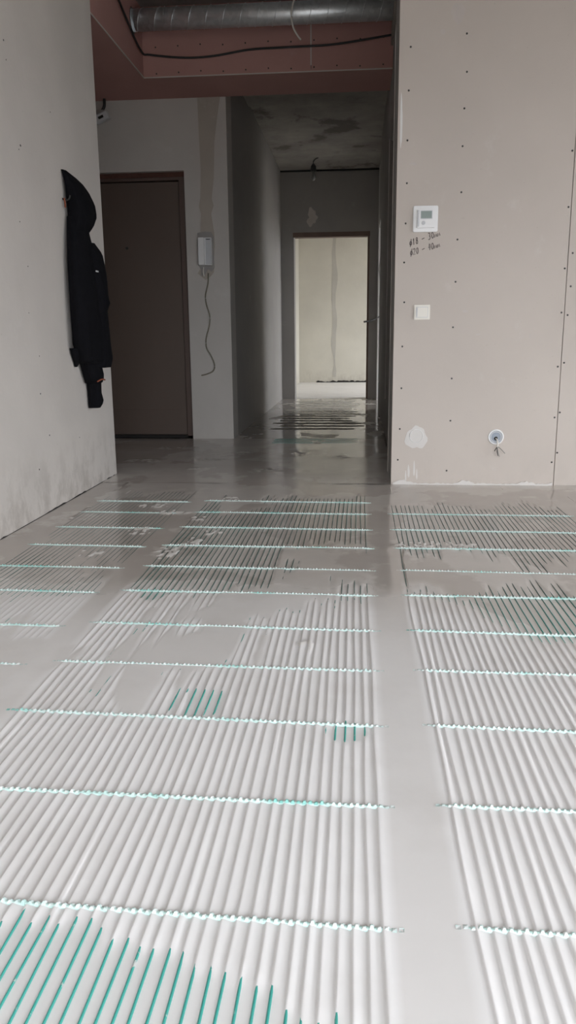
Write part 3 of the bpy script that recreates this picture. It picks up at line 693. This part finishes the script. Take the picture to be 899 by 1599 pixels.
# little device under the soffit
SOF = (-1.93, 6.25, 2.43)
sn = thing('security_sensor', 'small pale device on a dark bracket above the entrance door', 'sensor', SOF)
mesh_obj('bracket', add_tube(bmesh.new(), spline([(.022, .0, .13), (.02, -.005, .08), (.0, -.01, .045), (-.025, -.01, .03)], 5), .011, 8), MAT['screw'], sn, True)
bm = bmesh.new(); add_box(bm, -.055, .055, -.055, .02, -.028, .028, .008)
bd_ = mesh_obj('housing', bm, MAT['grey_plastic'], sn); bd_.rotation_euler = (math.radians(8), math.radians(-22), 0)
bm = bmesh.new(); add_box(bm, -.02, .02, -.058, -.05, -.010, .008, .001); ln = mesh_obj('lens_slot', bm, MAT['dark'], bd_)
bm = bmesh.new(); add_box(bm, -.05, .03, -.03, .02, .0, .055, .02); mesh_obj('hood', bm, MAT['cable_grey'], sn)

# ------------------------------------------------------------------ ventilation duct, cables
DUC = (-1.52, 5.60, 2.842)
du = thing('ventilation_duct', 'galvanised spiral ventilation duct running under the ceiling', 'duct', DUC)
bm = bmesh.new(); bmesh.ops.create_cone(bm, cap_ends=True, segments=48, radius1=.066, radius2=.066, depth=2.3, matrix=Matrix.Translation((1.13, 0, 0)) @ Matrix.Rotation(R90, 4, 'Y'))
mesh_obj('duct_pipe', bm, MAT['galv'], du, True)
pts = []
pit = .112
for i in range(int(2.26 / pit * 28)):
    a = 2 * math.pi * i / 28; pts.append((pit * i / 28, .0665 * math.sin(a), .0665 * math.cos(a)))
mesh_obj('spiral_seam', add_tube(bmesh.new(), pts, .0028, 5), MAT['galv'], du, True)
mesh_obj('end_collar', ringmesh([(.066, 0), (.076, 0), (.076, .03), (.066, .03)]), MAT['galv'], du, True).rotation_euler = (0, 0, -R90)
for x in (.25, 1.25):
    mesh_obj('hanger_strap', add_tube(bmesh.new(), [(x, .069 * math.cos(a), .069 * math.sin(a)) for a in [math.pi * i / 12 for i in range(0, 13)]], .003, 4), MAT['galv'], du, True)
tag(mesh_obj('sagging_cable', add_tube(bmesh.new(), spline([(-1.47, 4.9, 2.93), (-1.475, 5.35, 2.79), (-1.475, 5.72, 2.70), (-1.43, 5.79, 2.695), (-1.2, 5.80, 2.672), (-1.0, 5.80, 2.675), (-.75, 5.80, 2.705), (-.5, 5.80, 2.71), (-.2, 5.80, 2.715), (.05, 5.80, 2.74), (.215, 5.80, 2.76)], 6), .007, 8), MAT['cable_black'], None, True),
    'black cable sagging across the pink soffit below the duct', 'cable')
tag(mesh_obj('dangling_wire', add_tube(bmesh.new(), spline([(-.37, 5.46, 3.0), (-.41, 5.47, 2.90), (-.437, 5.47, 2.80), (-.428, 5.47, 2.72), (-.40, 5.46, 2.665), (-.378, 5.45, 2.635)], 7), .0055, 8), MAT['cable_white'], None, True),
    'white wire end dangling in front of the duct', 'wire')
# corridor lamp holder
LO = (-.545, 9.9, 2.865)
pl = thing('lamp_holder', 'black lamp holder with bulb hanging from the corridor ceiling', 'lamp', LO)
mesh_obj('flex', add_tube(bmesh.new(), spline([(.06, -.03, 0), (.02, -.01, -.015), (0, 0, -.04), (0, 0, -.075)], 5), .007, 6), MAT['cable_black'], pl, True)
mesh_obj('socket', add_tube(bmesh.new(), [(0, 0, -.06), (0, 0, -.075), (0, 0, -.09), (0, 0, -.14), (0, 0, -.145)], [.008, .022, .03, .034, .03], 16), MAT['cable_black'], pl, True)
mesh_obj('bulb', add_tube(bmesh.new(), [(0, 0, -.145), (0, 0, -.16), (0, 0, -.185), (0, 0, -.21), (0, 0, -.235), (0, 0, -.247)], [.014, .018, .028, .031, .022, .006], 16), MAT['bulb'], pl, True)
# cables out of the corridor right wall
tag(mesh_obj('cable_end', add_tube(bmesh.new(), spline([(.27, 10.0, 1.06), (.23, 9.95, 1.03), (.16, 9.9, 1.0), (.07, 9.85, .985)], 6), [.006] * 10 + [.012] * 9, 6), MAT['cable_black'], None, True), 'dark cable end sticking out beside the far doorway', 'cable')
tag(mesh_obj('wall_cable', add_tube(bmesh.new(), spline([(.262, 9.9, 1.85), (.258, 9.9, 1.70), (.245, 9.88, 1.6), (.262, 9.9, 1.45), (.258, 9.9, 1.2), (.264, 9.9, 1.05)], 6), .007, 6), MAT['cable_grey'], None, True), 'thin grey cable running down the jamb beside the far doorway', 'cable')
# seam of the far room wall
r = random.Random(2); Ls, Rs = [], []
for i in range(24):
    z = .10 + 2.6 * i / 23; c_ = -.43 + .012 * math.sin(i * .9); w_ = .026 + .024 * r.random() - .015 * (z < .6)
    Ls.append((c_ - w_, z)); Rs.append((c_ + w_, z))
mesh_obj('grey_seam', slab_poly(Ls + Rs[::-1], 'Y', 14.497, 14.5005), MAT['seam'], wb)
pts = [(-.75, .001)] + [(-.75 + 1.0 * i / 30, .012 + .03 * r.random()) for i in range(31)] + [(.25, .001)]
mesh_obj('dark_base_joint', slab_poly(pts, 'Y', 14.493, 14.5005), MAT['dark'], wb)
blob_patch('filler_smear', -.60, 2.30, .07, .09, MAT['edge_bead'], None, y=10.55, seed=77, jag=.4).parent = bpy.data.objects['wall_far']
mesh_obj('ceiling_joint', box(-1.0, .27, 10.54, 10.5505, 2.845, 2.866), MAT['dark'], bpy.data.objects['wall_far'])
# left wall: dark joint along the base and pock marks
r = random.Random(8)
pts = [(0.0, .001)] + [(4.55 * i / 120, .003 + .006 * r.random() * (1 if (i // 9) % 3 else .2)) for i in range(121)] + [(4.55, .001)]
mesh_obj('base_joint', slab_poly(pts, 'X', -1.4555, -1.4515), MAT['dark'], wl)
for (y, z, s) in [(3.43, 2.0, .004), (3.44, 1.93, .003), (3.52, 1.62, .005), (3.50, 1.60, .003), (3.45, 1.30, .003), (3.5, 1.12, .003), (3.47, .92, .0025), (3.53, .56, .004), (3.9, 1.85, .003), (3.55, .73, .003), (3.6, .36, .004), (3.45, .22, .004), (4.0, .3, .003)]:
    mesh_obj('pock_mark', slab_poly([(y + s * math.cos(a) * 1.3, z + s * math.sin(a)) for a in [i * math.pi / 4 for i in range(8)]], 'X', -1.4555, -1.4545), MAT['screw'], wl)

# ------------------------------------------------------------------ black jacket on the left wall
JO = Vector((-1.455, 4.12, .43))
jk = thing('hooded_jacket', 'black hooded jacket hanging from a hook on the left wall', 'jacket', JO)
def loft(sections, n=28, seed=0, wr=.006, cap=True):
    """sections: (z, y0, y1, x_out, skew) half-oval against the wall, built from wall plane outward"""
    bm = bmesh.new(); rings = []
    for z, y0, y1, xo, sk in sections:
        ring = []
        for k in range(n):
            a = 2 * math.pi * k / n; cy = (y0 + y1) / 2; hy = (y1 - y0) / 2
            ca, sa = math.cos(a), math.sin(a)
            px = xo / 2 + xo / 2 * math.copysign(abs(sa) ** .8, sa); py = cy + hy * math.copysign(abs(ca) ** .85, ca) + sk * (px / max(xo, .01)) 
            w = wr * (mnoise.noise(Vector((ca * 2.2 + seed, sa * 2.2, z * 3.0))) * 1.6 + .6 * math.sin(a * 5 + z * 9 + seed) * .6)
            ring.append(bm.verts.new((max(.004, px + w * (px / max(xo, .01))), py + w, z)))
        rings.append(ring)
    for a, b in zip(rings, rings[1:]):
        for k in range(n): bm.faces.new((a[k], a[(k + 1) % n], b[(k + 1) % n], b[k]))
    if cap: bm.faces.new(rings[0]); bm.faces.new(rings[-1][::-1])
    bmesh.ops.recalc_face_normals(bm, faces=bm.faces)
    bmesh.ops.translate(bm, verts=bm.verts, vec=Vector((0, -JO.y, -JO.z))); return bm
def interp(keys, step=.02):
    out = []; keys = sorted(keys, reverse=True); z = keys[0][0]
    zs = [k[0] for k in keys][::-1]; ar = np.array(keys)[::-1]
    while z > keys[-1][0]:
        out.append((z,) + tuple(float(np.interp(z, zs, ar[:, c])) for c in range(1, 5))); z -= step
    out.append(keys[-1]); return out
body = interp([(1.40, 3.985, 4.15, .07, .01), (1.30, 3.95, 4.20, .085, .0), (1.2, 3.925, 4.24, .10, 0), (1.05, 3.91, 4.25, .115, 0), (.9, 3.90, 4.25, .12, 0), (.78, 3.905, 4.24, .12, 0), (.70, 3.97, 4.22, .115, 0), (.68, 4.0, 4.2, .105, 0)])
mesh_obj('body', loft(body, seed=1, wr=.008), MAT['fleece'], jk, True)
hood = interp([(1.615, 3.985, 4.02, .015, 0), (1.585, 3.985, 4.16, .045, .0), (1.54, 3.985, 4.20, .075, 0), (1.48, 3.985, 4.21, .105, .0), (1.42, 3.99, 4.205, .115, 0), (1.37, 3.985, 4.18, .10, 0), (1.33, 3.98, 4.15, .075, 0), (1.30, 3.98, 4.13, .05, 0)])
mesh_obj('hood', loft(hood, seed=4, wr=.005), MAT['fleece'], jk, True)
sl1 = interp([(1.29, 4.10, 4.20, .085, .0), (1.24, 4.08, 4.235, .115, 0), (1.13, 4.08, 4.25, .13, 0), (1.03, 4.08, 4.25, .14, 0), (.99, 4.08, 4.25, .15, 0), (.95, 4.09, 4.24, .135, 0), (.8, 4.09, 4.25, .14, 0), (.70, 4.09, 4.26, .14, 0), (.655, 4.10, 4.25, .125, 0)])
s1 = mesh_obj('sleeve', loft(sl1, seed=9, wr=.007), MAT['fleece'], jk, True)
c1 = interp([(.70, 4.02, 4.20, .09, 0), (.62, 4.07, 4.22, .095, 0), (.585, 4.10, 4.22, .09, 0), (.575, 4.11, 4.21, .08, 0)])
mesh_obj('sleeve', loft(c1, seed=12, wr=.006), MAT['fleece'], jk, True)
c2 = interp([(.62, 4.13, 4.205, .08, 0), (.52, 4.14, 4.205, .075, 0), (.48, 4.14, 4.215, .08, 0), (.45, 4.14, 4.21, .07, 0), (.44, 4.15, 4.20, .06, 0)])
mesh_obj('cuff', loft(c2, seed=15, wr=.004), MAT['fleece_cuff'], jk, True)
hem = interp([(.76, 3.915, 4.0, .05, 0), (.73, 3.93, 4.01, .045, 0), (.69, 3.965, 4.01, .03, 0), (.665, 3.985, 4.0, .015, 0)], .01)
mesh_obj('hem_cord', loft(hem, n=12, seed=3, wr=.002), MAT['fleece_cuff'], jk, True)
bm = bmesh.new(); add_box(bm, .128, .132, 4.075 - JO.y, 4.11 - JO.y, 1.140 - JO.z, 1.147 - JO.z); lg = mesh_obj('reflective_tab', bm, MAT['reflective'], jk); lg.location = (-.012, 0, 0)
mesh_obj('zip_pull', add_tube(bmesh.new(), spline([(.085, 4.09 - JO.y, .155), (.097, 4.13 - JO.y, .165), (.1, 4.17 - JO.y, .16)], 4), .004, 6), MAT['orange'], jk, True)
hk = thing('wall_hook', 'small metal hook with orange loop behind the jacket hood', 'hook', (-1.455, 3.985, 1.46))
mesh_obj('hook_arm', add_tube(bmesh.new(), spline([(0, 0, .02), (.02, 0, .012), (.035, 0, .02), (.04, 0, .035)], 5), .004, 8), MAT['screw'], hk, True)
mesh_obj('orange_loop', add_tube(bmesh.new(), spline([(.012, -.008, .02), (.016, -.012, .0), (.014, -.006, -.02), (.012, .0, -.01)], 5), .004, 6), MAT['orange'], hk, True)
